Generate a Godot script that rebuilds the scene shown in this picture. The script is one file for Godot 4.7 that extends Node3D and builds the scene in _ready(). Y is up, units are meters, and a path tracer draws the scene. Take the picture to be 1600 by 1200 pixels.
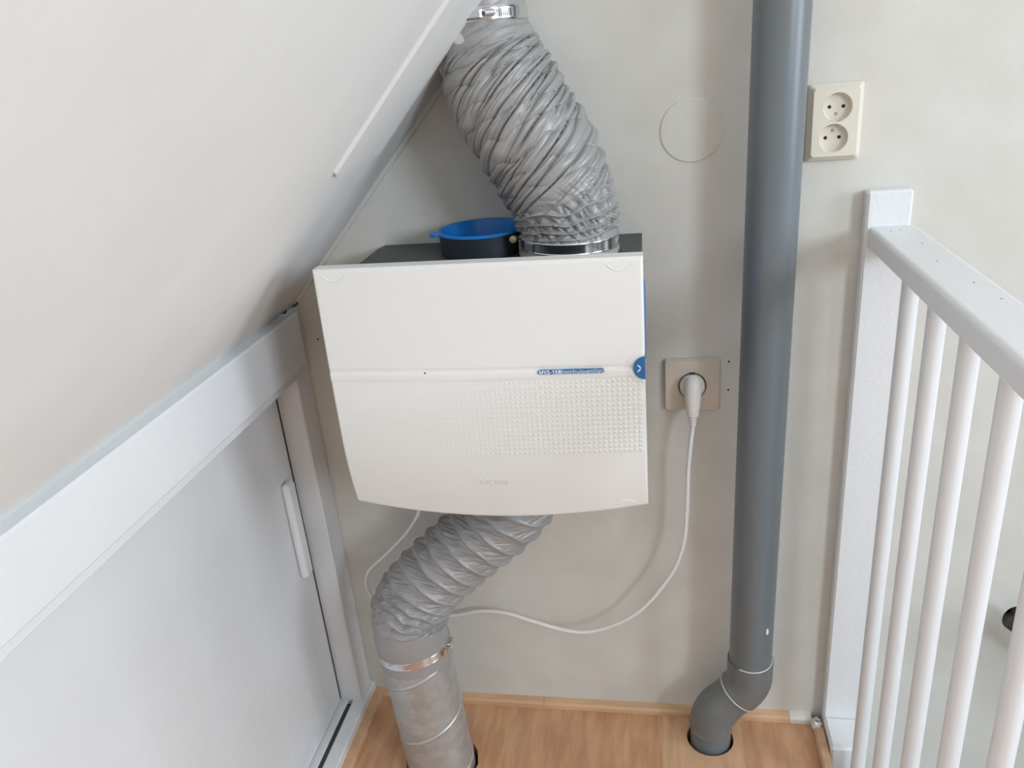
extends Node3D

const FLOOR_Y := -0.012
const SLOPE_K := 1.088                      # rise of the sloping ceiling
var SLOPE_U := Vector3(1, SLOPE_K, 0).normalized()      # up along the slope
var SLOPE_N := Vector3(SLOPE_K, -1, 0).normalized()     # out of the slope, into the room
var taken := {}
var M := {}

# ------------------------------------------------------------------ bookkeeping
func numbered(called: String) -> String:
	if not taken.has(called):
		taken[called] = 0
		return called
	taken[called] += 1
	return "%s_%03d" % [called, taken[called]]

func thing(called: String, label: String, category: String, at := Vector3.ZERO, group := "") -> Node3D:
	var o := Node3D.new()
	o.name = numbered(called)
	add_child(o)
	o.position = at
	o.set_meta("label", label)
	o.set_meta("category", category)
	if group != "":
		o.set_meta("group", group)
	return o

func part(parent: Node, called: String, mesh: Mesh, mat: Material, at := Vector3.ZERO, rot := Basis.IDENTITY) -> MeshInstance3D:
	var o := MeshInstance3D.new()
	o.name = called
	o.mesh = mesh
	o.material_override = mat
	parent.add_child(o, true)
	o.transform = Transform3D(rot, at)
	o.cast_shadow = GeometryInstance3D.SHADOW_CASTING_SETTING_ON
	return o

func struct_node(called: String, mesh: Mesh, mat: Material, label: String, category: String, at := Vector3.ZERO, rot := Basis.IDENTITY) -> MeshInstance3D:
	var o := part(self, called, mesh, mat, at, rot)
	o.set_meta("kind", "structure")
	o.set_meta("label", label)
	o.set_meta("category", category)
	return o

# ------------------------------------------------------------------ mesh helpers
func tri(st: SurfaceTool, a: Vector3, b: Vector3, c: Vector3, n: Vector3) -> void:
	if (b - a).cross(c - a).dot(n) > 0:
		var t := b
		b = c
		c = t
	for v in [a, b, c]:
		st.set_normal(n)
		st.add_vertex(v)

func quad(st: SurfaceTool, a: Vector3, b: Vector3, c: Vector3, d: Vector3, n: Vector3) -> void:
	tri(st, a, b, c, n)
	tri(st, a, c, d, n)

func begin() -> SurfaceTool:
	var st := SurfaceTool.new()
	st.begin(Mesh.PRIMITIVE_TRIANGLES)
	return st

# a box with chamfered edges, from lo to hi
func add_box(st: SurfaceTool, lo: Vector3, hi: Vector3, b := 0.0) -> void:
	var c := (lo + hi) / 2
	var h := (hi - lo) / 2
	b = min(b, min(h.x, min(h.y, h.z)) * 0.9)
	for ax in 3:
		var u := (ax + 1) % 3
		var w := (ax + 2) % 3
		for s in [-1.0, 1.0]:
			var n := Vector3.ZERO
			n[ax] = s
			var q := []
			for k in [[-1, -1], [1, -1], [1, 1], [-1, 1]]:
				var p := Vector3.ZERO
				p[ax] = s * h[ax]
				p[u] = k[0] * (h[u] - b)
				p[w] = k[1] * (h[w] - b)
				q.append(c + p)
			quad(st, q[0], q[1], q[2], q[3], n)
	if b <= 0:
		return
	for ax in 3:          # the edge along ax
		var u := (ax + 1) % 3
		var w := (ax + 2) % 3
		for su in [-1.0, 1.0]:
			for sw in [-1.0, 1.0]:
				var n := Vector3.ZERO
				n[u] = su
				n[w] = sw
				n = n.normalized()
				var q := []
				for k in [[-1, 0], [1, 0], [1, 1], [-1, 1]]:
					var p := Vector3.ZERO
					p[ax] = k[0] * (h[ax] - b)
					p[u] = su * (h[u] - (b if k[1] == 1 else 0.0))
					p[w] = sw * (h[w] - (b if k[1] == 0 else 0.0))
					q.append(c + p)
				quad(st, q[0], q[1], q[2], q[3], n)
	for sx in [-1.0, 1.0]:
		for sy in [-1.0, 1.0]:
			for sz in [-1.0, 1.0]:
				var s := Vector3(sx, sy, sz)
				var q := []
				for ax in 3:
					var p := h - Vector3(b, b, b)
					p[ax] = h[ax]
					q.append(c + p * s)
				tri(st, q[0], q[1], q[2], s.normalized())

func box(lo: Vector3, hi: Vector3, b := 0.0) -> ArrayMesh:
	var st := begin()
	add_box(st, lo, hi, b)
	return st.commit()

# polygon (2D) pushed from depth 0 to depth d along the third axis; map turns (x, y, depth) into space
func add_prism(st: SurfaceTool, poly: PackedVector2Array, d0: float, d1: float, map: Callable) -> void:
	var ids := Geometry2D.triangulate_polygon(poly)
	var o: Vector3 = map.call(0.0, 0.0, 0.0)
	var ndep: Vector3 = (map.call(0.0, 0.0, 1.0) - o)
	ndep = ndep.normalized()
	for k in range(0, ids.size(), 3):
		var a := poly[ids[k]]
		var b := poly[ids[k + 1]]
		var c := poly[ids[k + 2]]
		tri(st, map.call(a.x, a.y, d1), map.call(b.x, b.y, d1), map.call(c.x, c.y, d1), ndep)
		tri(st, map.call(a.x, a.y, d0), map.call(b.x, b.y, d0), map.call(c.x, c.y, d0), -ndep)
	var cw := Geometry2D.is_polygon_clockwise(poly)
	for k in poly.size():
		var a := poly[k]
		var b := poly[(k + 1) % poly.size()]
		var e := (b - a)
		var n2 := Vector2(e.y, -e.x).normalized() * (-1.0 if cw else 1.0)
		var n: Vector3 = (map.call(n2.x, n2.y, 0.0) - o)
		quad(st, map.call(a.x, a.y, d0), map.call(b.x, b.y, d0), map.call(b.x, b.y, d1), map.call(a.x, a.y, d1), n.normalized())

func map_xy(x: float, y: float, d: float) -> Vector3: return Vector3(x, y, d)
func map_xz(x: float, z: float, d: float) -> Vector3: return Vector3(x, d, z)
func map_zy(z: float, y: float, d: float) -> Vector3: return Vector3(d, y, z)

func prism(poly: PackedVector2Array, d0: float, d1: float, map: Callable) -> ArrayMesh:
	var st := begin()
	add_prism(st, poly, d0, d1, map)
	return st.commit()

func circle(r: float, n: int, c := Vector2.ZERO) -> PackedVector2Array:
	var p := PackedVector2Array()
	for k in n:
		p.append(c + Vector2(cos(TAU * k / n), sin(TAU * k / n)) * r)
	return p

# a grid of points as a smooth surface; wrap joins the last column to the first; the normals face away from centres[i]
func grid(P: Array, wrap: bool, centres: Array, flip_ref := Vector3.ZERO, tint = null) -> ArrayMesh:
	var n := P.size()
	var m: int = P[0].size()
	var vs := PackedVector3Array()
	var ns := PackedVector3Array()
	var ix := PackedInt32Array()
	vs.resize(n * m)
	ns.resize(n * m)
	for i in n:
		var i0 := maxi(i - 1, 0)
		var i1 := mini(i + 1, n - 1)
		var R0: PackedVector3Array = P[i0]
		var R1: PackedVector3Array = P[i1]
		var R: PackedVector3Array = P[i]
		for j in m:
			var j0 := (j - 1 + m) % m if wrap else maxi(j - 1, 0)
			var j1 := (j + 1) % m if wrap else mini(j + 1, m - 1)
			var nn := (R1[j] - R0[j]).cross(R[j1] - R[j0]).normalized()
			var away: Vector3 = (R[j] - centres[i]) if centres.size() > 0 else flip_ref
			if nn.dot(away) < 0:
				nn = -nn
			vs[i * m + j] = R[j]
			ns[i * m + j] = nn
	var last := m if wrap else m - 1
	for i in n - 1:
		for j in last:
			var a := i * m + j
			var b := i * m + (j + 1) % m
			var c := (i + 1) * m + (j + 1) % m
			var d := (i + 1) * m + j
			if (vs[b] - vs[a]).cross(vs[d] - vs[a]).dot(ns[a]) > 0:
				ix.append_array([a, d, b, b, d, c])
			else:
				ix.append_array([a, b, d, b, c, d])
	var arr := []
	arr.resize(Mesh.ARRAY_MAX)
	arr[Mesh.ARRAY_VERTEX] = vs
	arr[Mesh.ARRAY_NORMAL] = ns
	arr[Mesh.ARRAY_INDEX] = ix
	if tint != null:
		var cs := PackedColorArray()
		for v in vs:
			cs.append(tint.call(v))
		arr[Mesh.ARRAY_COLOR] = cs
	var mesh := ArrayMesh.new()
	mesh.add_surface_from_arrays(Mesh.PRIMITIVE_TRIANGLES, arr)
	return mesh

# a smooth curve through Vector4 points (position, radius), n points evenly along its length
func spline(pts: Array, n: int) -> Array:
	var dense := []
	for k in pts.size() - 1:
		var a: Vector4 = pts[maxi(k - 1, 0)]
		var b: Vector4 = pts[k]
		var c: Vector4 = pts[k + 1]
		var d: Vector4 = pts[mini(k + 2, pts.size() - 1)]
		for q in 24:
			var t := q / 24.0
			dense.append((b * 2.0 + (c - a) * t + (a * 2.0 - b * 5.0 + c * 4.0 - d) * t * t + (b * 3.0 - a - c * 3.0 + d) * t * t * t) * 0.5)
	dense.append(pts[pts.size() - 1])
	var run := [0.0]
	for k in range(1, dense.size()):
		var e: Vector4 = dense[k] - dense[k - 1]
		run.append(run[k - 1] + Vector3(e.x, e.y, e.z).length())
	var out := []
	var at := 0
	for k in n:
		var want: float = run[-1] * k / (n - 1)
		while at < dense.size() - 2 and run[at + 1] < want:
			at += 1
		var f: float = (want - run[at]) / maxf(run[at + 1] - run[at], 1e-9)
		out.append(dense[at].lerp(dense[at + 1], clampf(f, 0, 1)))
	return out

# a tube along spline points; radius(s along in metres, angle, base radius) -> radius
func tube(c: Array, around: int, radius = null, capped := true, tint = null) -> ArrayMesh:
	var P := []
	var C := []
	var ref := Vector3(0.03, 0.02, 1).normalized()
	var s := 0.0
	var n := c.size()
	for i in n:
		var p := Vector3(c[i].x, c[i].y, c[i].z)
		var a: Vector4 = c[maxi(i - 1, 0)]
		var b: Vector4 = c[mini(i + 1, n - 1)]
		var t := Vector3(b.x - a.x, b.y - a.y, b.z - a.z).normalized()
		ref = (ref - t * ref.dot(t)).normalized()
		var side := t.cross(ref)
		if i > 0:
			s += Vector3(c[i].x - c[i - 1].x, c[i].y - c[i - 1].y, c[i].z - c[i - 1].z).length()
		var row := PackedVector3Array()
		row.resize(around)
		for j in around:
			var th := TAU * j / around
			var r: float = c[i].w if radius == null else radius.call(s, th, c[i].w)
			row[j] = p + (ref * cos(th) + side * sin(th)) * r
		P.append(row)
		C.append(p)
	if capped:
		var first := PackedVector3Array()
		var end := PackedVector3Array()
		for j in around:
			first.append(C[0].lerp(P[0][j], 0.002))
			end.append(C[n - 1].lerp(P[n - 1][j], 0.002))
		var t0: Vector3 = (C[1] - C[0]).normalized() * 0.0002
		var t1: Vector3 = (C[n - 1] - C[n - 2]).normalized() * 0.0002
		# a doubled rim keeps the edge crisp
		var rim0: PackedVector3Array = P[0].duplicate()
		var rim1: PackedVector3Array = P[n - 1].duplicate()
		for j in around:
			rim0[j] = C[0].lerp(rim0[j], 0.995) - t0
			rim1[j] = C[n - 1].lerp(rim1[j], 0.995) + t1
			first[j] -= t0
			end[j] += t1
		P.push_front(rim0)
		P.push_front(first)
		P.append(rim1)
		P.append(end)
		C.push_front(C[0] + t0 * 30)
		C.push_front(C[0] + t0 * 30)
		C.append(C[-1] - t1 * 30)
		C.append(C[-1] - t1 * 30)
	return grid(P, true, C, Vector3.ZERO, tint)

func rod(a: Vector3, b: Vector3, r: float, around := 20) -> ArrayMesh:
	return tube([Vector4(a.x, a.y, a.z, r), Vector4((a.x + b.x) / 2, (a.y + b.y) / 2, (a.z + b.z) / 2, r), Vector4(b.x, b.y, b.z, r)], around)

# profile of (radius, height) points turned about the y axis; sharp corners are kept by doubled points
func lathe(profile: Array, around := 48, from := 0.0, to := TAU) -> ArrayMesh:
	var st := begin()
	for k in profile.size() - 1:
		var a: Vector2 = profile[k]
		var b: Vector2 = profile[k + 1]
		var e := b - a
		if e.length() < 1e-7:
			continue
		var n2 := Vector2(e.y, -e.x).normalized()
		for j in around:
			var t0 := from + (to - from) * j / around
			var t1 := from + (to - from) * (j + 1) / around
			var d0 := Vector3(cos(t0), 0, sin(t0))
			var d1 := Vector3(cos(t1), 0, sin(t1))
			var q := [d0 * a.x + Vector3(0, a.y, 0), d1 * a.x + Vector3(0, a.y, 0), d1 * b.x + Vector3(0, b.y, 0), d0 * b.x + Vector3(0, b.y, 0)]
			var nn := [d0 * n2.x + Vector3(0, n2.y, 0), d1 * n2.x + Vector3(0, n2.y, 0)]
			for f in [[0, 1, 2], [0, 2, 3]]:
				var v := [q[f[0]], q[f[1]], q[f[2]]]
				var w := [nn[0 if f[0] in [0, 3] else 1], nn[0 if f[1] in [0, 3] else 1], nn[0 if f[2] in [0, 3] else 1]]
				if (v[1] - v[0]).cross(v[2] - v[0]).length() < 1e-12:
					continue
				if (v[1] - v[0]).cross(v[2] - v[0]).dot(w[0] + w[1] + w[2]) > 0:
					v = [v[0], v[2], v[1]]
					w = [w[0], w[2], w[1]]
				for i in 3:
					st.set_normal(w[i])
					st.add_vertex(v[i])
	return st.commit()

# ------------------------------------------------------------------ materials
func srgb(r: float, g: float, b: float) -> Color:
	return Color(r / 255.0, g / 255.0, b / 255.0)

func noise(seed_: int, freq: float, oct := 4, kind := FastNoiseLite.TYPE_SIMPLEX_SMOOTH) -> FastNoiseLite:
	var n := FastNoiseLite.new()
	n.seed = seed_
	n.frequency = freq
	n.noise_type = kind
	n.fractal_octaves = oct
	return n

func plain(color: Color, rough := 0.5, metal := 0.0, spec := 0.5) -> StandardMaterial3D:
	var m := StandardMaterial3D.new()
	m.albedo_color = color
	m.roughness = rough
	m.metallic = metal
	m.metallic_specular = spec
	return m

func add_relief(m: StandardMaterial3D, img: Image, strength: float, scale: Vector3) -> void:
	img.convert(Image.FORMAT_RGBA8)
	img.bump_map_to_normal_map(strength)
	m.normal_enabled = true
	m.normal_texture = ImageTexture.create_from_image(img)
	m.uv1_triplanar = true
	m.uv1_world_triplanar = true
	m.uv1_scale = scale

func blotches(size: int, n: FastNoiseLite, a: Color, b: Color, gain := 1.0, fine: FastNoiseLite = null, fine_gain := 0.0) -> ImageTexture:
	var src := n.get_seamless_image(size, size)
	var two: Image = fine.get_seamless_image(size, size) if fine else null
	var img := Image.create(size, size, false, Image.FORMAT_RGB8)
	for y in size:
		for x in size:
			var v := (src.get_pixel(x, y).r - 0.5) * gain + 0.5
			if two:
				v += (two.get_pixel(x, y).r - 0.5) * fine_gain
			img.set_pixel(x, y, a.lerp(b, clampf(v, 0, 1)))
	img.generate_mipmaps()
	return ImageTexture.create_from_image(img)

func materials() -> void:
	# walls: cream emulsion with roller stipple
	var w := plain(Color.WHITE, 0.75, 0.0, 0.35)
	w.albedo_texture = blotches(256, noise(3, 0.012, 4), srgb(213, 209, 200), srgb(219, 216, 208), 1.4)
	add_relief(w, noise(5, 0.06, 5).get_seamless_image(512, 512), 0.2, Vector3(2.3, 2.3, 2.3))
	M.wall = w
	M.wall_far = plain(srgb(142, 132, 120), 0.8)
	var c := plain(Color.WHITE, 0.7, 0.0, 0.35)
	c.albedo_texture = blotches(256, noise(13, 0.01, 4), srgb(228, 227, 223), srgb(233, 232, 229), 1.4)
	add_relief(c, noise(15, 0.05, 5).get_seamless_image(512, 512), 0.3, Vector3(2.3, 2.3, 2.3))
	M.slope = c
	var p := plain(srgb(232, 232, 232), 0.32)            # satin white paint on wood
	add_relief(p, noise(25, 0.03, 4).get_seamless_image(512, 512), 0.8, Vector3(6, 6, 6))
	M.paint = p
	var d := plain(srgb(228, 229, 230), 0.26)            # glossy white cupboard door
	add_relief(d, noise(27, 0.012, 3).get_seamless_image(512, 512), 0.8, Vector3(3, 3, 3))
	M.door = d
	M.panel = plain(srgb(236, 234, 229), 0.42)
	M.housing = plain(srgb(74, 79, 80), 0.5)
	M.spigot = plain(srgb(38, 44, 52), 0.45)
	M.blue = plain(srgb(30, 126, 204), 0.3)
	M.badge = plain(srgb(34, 106, 164), 0.35)
	M.print_white = plain(srgb(240, 240, 240), 0.5)
	M.black = plain(srgb(22, 20, 19), 0.7)
	M.hole = plain(srgb(40, 34, 30), 0.9)
	M.pvc = plain(srgb(112, 118, 121), 0.33)
	M.pvc_fitting = plain(srgb(116, 118, 117), 0.38)
	M.sealant = plain(srgb(214, 214, 210), 0.6)
	M.plate_cream = plain(srgb(226, 219, 203), 0.35)
	M.plate_beige = plain(srgb(214, 204, 190), 0.35)
	M.plug = plain(srgb(240, 236, 230), 0.35)
	M.cable = plain(srgb(236, 234, 230), 0.4)
	M.hose = plain(srgb(156, 153, 151), 0.34)
	M.hose.metallic_specular = 0.6
	add_relief(M.hose, noise(31, 0.08, 3).get_seamless_image(256, 256), 0.6, Vector3(20, 20, 20))
	M.clamp = plain(srgb(225, 226, 228), 0.16, 1.0)
	M.brass = plain(srgb(196, 186, 150), 0.3, 1.0)
	M.rubber = plain(srgb(64, 58, 58), 0.45)
	# galvanised sheet
	var z := plain(Color.WHITE, 0.45, 0.6)
	var cell := noise(41, 0.045, 2, FastNoiseLite.TYPE_CELLULAR)
	z.albedo_texture = blotches(512, noise(43, 0.012, 4), srgb(176, 176, 174), srgb(200, 201, 202), 1.3, cell, 0.35)
	add_relief(z, noise(45, 0.02, 4).get_seamless_image(256, 256), 0.5, Vector3(5, 5, 5))
	M.zinc = z
	# beech laminate, a few tones
	M.wood = []
	var tones := [[srgb(200, 150, 112), srgb(220, 174, 136)], [srgb(194, 144, 108), srgb(214, 166, 128)], [srgb(210, 164, 126), srgb(228, 186, 149)], [srgb(198, 146, 106), srgb(218, 170, 130)]]
	for k in 4:
		var m := plain(Color.WHITE, 0.42)
		m.albedo_texture = blotches(512, noise(51 + k, 0.011, 5), tones[k][0], tones[k][1], 1.5, noise(61 + k, 0.09, 2), 0.25)
		m.uv1_triplanar = true
		m.uv1_world_triplanar = true
		m.uv1_scale = Vector3(7, 7, 1.1)
		m.uv1_offset = Vector3(0.21 * k, 0.3 * k, 0.37 * k)
		M.wood.append(m)
	var sk := plain(Color.WHITE, 0.45)
	sk.albedo_texture = blotches(256, noise(71, 0.012, 4), srgb(208, 164, 126), srgb(224, 184, 147), 1.4)
	sk.uv1_triplanar = true
	sk.uv1_world_triplanar = true
	sk.uv1_scale = Vector3(1.5, 9, 9)
	M.skirt = sk
	M.plaster = plain(srgb(228, 224, 216), 0.85)
	M.dark_wood = plain(srgb(62, 44, 38), 0.35)
	var g := plain(Color(0.95, 0.98, 1.0, 0.06), 0.02)
	g.transparency = BaseMaterial3D.TRANSPARENCY_ALPHA
	M.glass = g

# ------------------------------------------------------------------ camera, sky, light
func light_and_camera() -> void:
	var cam := Camera3D.new()
	cam.name = "camera"
	add_child(cam)
	cam.fov = 51.282
	cam.near = 0.02
	cam.rotation_order = EULER_ORDER_YXZ
	cam.rotation_degrees = Vector3(-22.51623, 11.35188, -5.2103)
	cam.position = Vector3(0, 1.09144, 1.10988)
	cam.current = true
	var we := WorldEnvironment.new()
	we.name = "world_environment"
	var e := Environment.new()
	e.background_mode = Environment.BG_SKY
	var sky := Sky.new()
	var sm := ProceduralSkyMaterial.new()     # an even, bright overcast sky
	sm.sky_top_color = srgb(206, 218, 236)
	sm.sky_horizon_color = srgb(226, 232, 240)
	sm.ground_bottom_color = srgb(120, 118, 112)
	sm.ground_horizon_color = srgb(150, 150, 148)
	sm.sky_energy_multiplier = 1.6
	sm.ground_energy_multiplier = 1.0
	sky.sky_material = sm
	e.sky = sky
	e.tonemap_mode = Environment.TONE_MAPPER_LINEAR
	e.tonemap_exposure = 0.88
	e.sdfgi_enabled = true
	e.ssao_enabled = true
	e.ssil_enabled = true
	we.environment = e
	add_child(we)
	# daylight entering by the window in the right-hand wall
	var a := AreaLight3D.new()
	a.name = "window_daylight"
	add_child(a)
	a.position = Vector3(2.56, 1.24, 1.05)
	a.rotation_degrees = Vector3(0, 90, 0)
	a.area_size = Vector2(1.0, 1.1)
	a.area_normalize_energy = true
	a.light_energy = 4.0
	a.light_color = Color(0.885, 0.945, 1.0)
	a.area_range = 12.0
	a.shadow_enabled = true
	# and by a second, higher window further from the back wall
	var b := AreaLight3D.new()
	b.name = "second_window_daylight"
	add_child(b)
	b.position = Vector3(2.56, 1.72, 3.0)
	b.rotation_degrees = Vector3(0, 90, 0)
	b.area_size = Vector2(1.1, 0.8)
	b.area_normalize_energy = true
	b.light_energy = 9.4
	b.light_color = Color(0.885, 0.945, 1.0)
	b.area_range = 12.0
	b.shadow_enabled = true

# ------------------------------------------------------------------ room shell
func slope_at(y_on_line: float, z: float, out := 0.0) -> Vector3:      # a point on the slope by its height
	return Vector3((y_on_line - 0.770) / SLOPE_K - 0.545, y_on_line, z) + SLOPE_N * out

func room() -> void:
	var top := 2.4
	var x_top := (top - 0.770) / SLOPE_K - 0.545
	var st := begin()
	add_box(st, Vector3(-0.75, -2.75, -0.12), Vector3(2.75, 2.55, 0.0))
	struct_node("wall_back", st.commit(), M.wall, "cream painted wall behind the fan unit and the stair railing", "wall")
	struct_node("wall_front", box(Vector3(-0.75, -0.3, 4.2), Vector3(2.75, 2.55, 4.32)), M.wall_far, "taupe wall at the far end of the landing", "wall")
	# right wall with two window openings
	st = begin()
	add_box(st, Vector3(2.6, -2.75, -0.12), Vector3(2.75, 0.64, 4.32))
	add_box(st, Vector3(2.6, 2.38, -0.12), Vector3(2.75, 2.55, 4.32))
	add_box(st, Vector3(2.6, 0.64, -0.12), Vector3(2.75, 2.38, 0.50))
	add_box(st, Vector3(2.6, 1.84, 0.50), Vector3(2.75, 2.38, 2.4))
	add_box(st, Vector3(2.6, 0.64, 1.60), Vector3(2.75, 1.84, 2.4))
	add_box(st, Vector3(2.6, 0.64, 2.4), Vector3(2.75, 1.27, 3.6))
	add_box(st, Vector3(2.6, 2.17, 2.4), Vector3(2.75, 2.38, 3.6))
	add_box(st, Vector3(2.6, 0.64, 3.6), Vector3(2.75, 2.38, 4.32))
	struct_node("wall_right", st.commit(), M.wall_far, "taupe wall with the windows that light the landing", "wall")
	for q in [[1, 0.50, 1.60, 0.64, 1.84, "white framed window in the wall beyond the stairs"], [2, 2.4, 3.6, 1.27, 2.17, "white framed high window in the wall beyond the landing"]]:
		var win := Node3D.new()
		win.name = "window_%d" % q[0]
		add_child(win)
		win.set_meta("kind", "structure")
		win.set_meta("label", q[5])
		win.set_meta("category", "window")
		st = begin()
		add_box(st, Vector3(2.64, q[3], q[1]), Vector3(2.70, q[4], q[1] + 0.05), 0.004)
		add_box(st, Vector3(2.64, q[3], q[2] - 0.05), Vector3(2.70, q[4], q[2]), 0.004)
		add_box(st, Vector3(2.64, q[3], q[1] + 0.05), Vector3(2.70, q[3] + 0.05, q[2] - 0.05), 0.004)
		add_box(st, Vector3(2.64, q[4] - 0.05, q[1] + 0.05), Vector3(2.70, q[4], q[2] - 0.05), 0.004)
		part(win, "window_frame", st.commit(), M.paint)
		part(win, "pane", box(Vector3(2.665, q[3] + 0.05, q[1] + 0.05), Vector3(2.671, q[4] - 0.05, q[2] - 0.05)), M.glass)
	# ceilings
	var poly := PackedVector2Array([Vector2(-0.583, 0.7287), Vector2(x_top, top), Vector2(x_top - 0.08, top + 0.08), Vector2(-0.69, 0.82)])
	struct_node("ceiling", prism(poly, -0.12, 4.32, map_xy), M.slope, "sloping white attic ceiling above the cupboard door", "ceiling")
	struct_node("ceiling_001", box(Vector3(x_top - 0.1, top, -0.12), Vector3(2.75, top + 0.1, 4.32)), M.slope, "flat white ceiling at the top of the slope", "ceiling")
	# left knee wall: strip beside the door, and the part beyond the door
	struct_node("wall_left", box(Vector3(-0.70, -0.3, 0.0), Vector3(-0.548, 0.76, 0.05), 0.002), M.paint, "narrow white door jamb in the corner beside the fan unit", "wall")
	struct_node("wall_left_far", box(Vector3(-0.70, -0.3, 1.25), Vector3(-0.548, 0.76, 4.32), 0.002), M.paint, "white knee wall past the cupboard door", "wall")
	struct_node("wall_knee", box(Vector3(-0.75, -0.3, -0.12), Vector3(-0.62, 0.82, 4.32)), M.paint, "white cupboard lining behind the sliding door", "wall")
	# fascia board along the top of the knee wall, under the slope
	struct_node("trim_1", box(Vector3(-0.60, 0.672, 0.026), Vector3(-0.536, 0.757, 4.2), 0.003), M.paint, "long white fascia board where the sloping ceiling meets the cupboard", "trim")
	struct_node("trim_2", box(Vector3(-0.60, 0.655, 0.052), Vector3(-0.546, 0.672, 4.2), 0.002), M.paint, "thin white door rail just below the fascia board", "trim")
	# cover board on the slope near the back wall, cut off square
	var o := slope_at(0.985, 0.0)
	var bm := func(x: float, y: float, d: float) -> Vector3: return o + SLOPE_U * y + SLOPE_N * d + Vector3(0, 0, x)
	st = begin()
	add_prism(st, PackedVector2Array([Vector2(0.118, 0.004), Vector2(0.252, -0.004), Vector2(0.262, 0.002), Vector2(0.262, 1.6), Vector2(0.118, 1.6)]), -0.002, 0.004, bm)
	struct_node("trim_3", st.commit(), M.slope, "white cover board on the sloping ceiling, cut off above the fan unit", "trim")
	# caulked joint between slope and back wall
	var c0 := slope_at(0.76, 0.0)
	var c1 := slope_at(2.2, 0.0)
	struct_node("trim_4", rod(c0, c1, 0.006, 10), M.wall, "thin caulk bead between the sloping ceiling and the back wall", "trim")
	# door sill with its track groove
	st = begin()
	add_box(st, Vector3(-0.61, FLOOR_Y, 0.05), Vector3(-0.572, 0.018, 1.25), 0.001)
	add_box(st, Vector3(-0.572, FLOOR_Y, 0.05), Vector3(-0.564, 0.006, 1.25))
	add_box(st, Vector3(-0.564, FLOOR_Y, 0.0), Vector3(-0.538, 0.018, 1.25), 0.002)
	struct_node("trim_5", st.commit(), M.paint, "white sill under the cupboard door with a track groove", "trim")
	struct_node("trim_6", box(Vector3(-0.5715, 0.005, 0.06), Vector3(-0.5645, 0.0155, 1.25)), M.rubber, "dark strip in the track groove of the cupboard door sill", "trim")
	# cupboard door
	var door := Node3D.new()
	door.name = "door_1"
	add_child(door)
	door.set_meta("kind", "structure")
	door.set_meta("label", "glossy white sliding cupboard door under the sloping ceiling")
	door.set_meta("category", "door")
	part(door, "door_panel", box(Vector3(-0.60, 0.021, 0.0570), Vector3(-0.585, 0.672, 1.25), 0.001), M.door)
	st = begin()
	add_box(st, Vector3(-0.585, 0.322, 0.076), Vector3(-0.571, 0.498, 0.104), 0.005)
	part(door, "handle", st.commit(), M.paint)
	part(door, "edge_seal", box(Vector3(-0.598, 0.021, 0.0503), Vector3(-0.5862, 0.672, 0.0567)), M.rubber)
	# stairwell
	struct_node("wall_stairwell", box(Vector3(0.34, -2.75, 1.05), Vector3(2.6, -0.14, 1.15)), M.wall, "cream wall closing the stairwell below the landing", "wall")
	struct_node("wall_stairwell_side", box(Vector3(0.2, -2.75, 0.0), Vector3(0.265, -0.14, 1.15)), M.wall, "cream stairwell wall below the landing edge", "wall")
	struct_node("floor_below", box(Vector3(0.2, -2.8, -0.12), Vector3(2.75, -2.7, 1.2)), M.wood[1], "wooden floor at the foot of the stairwell", "floor")

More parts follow.
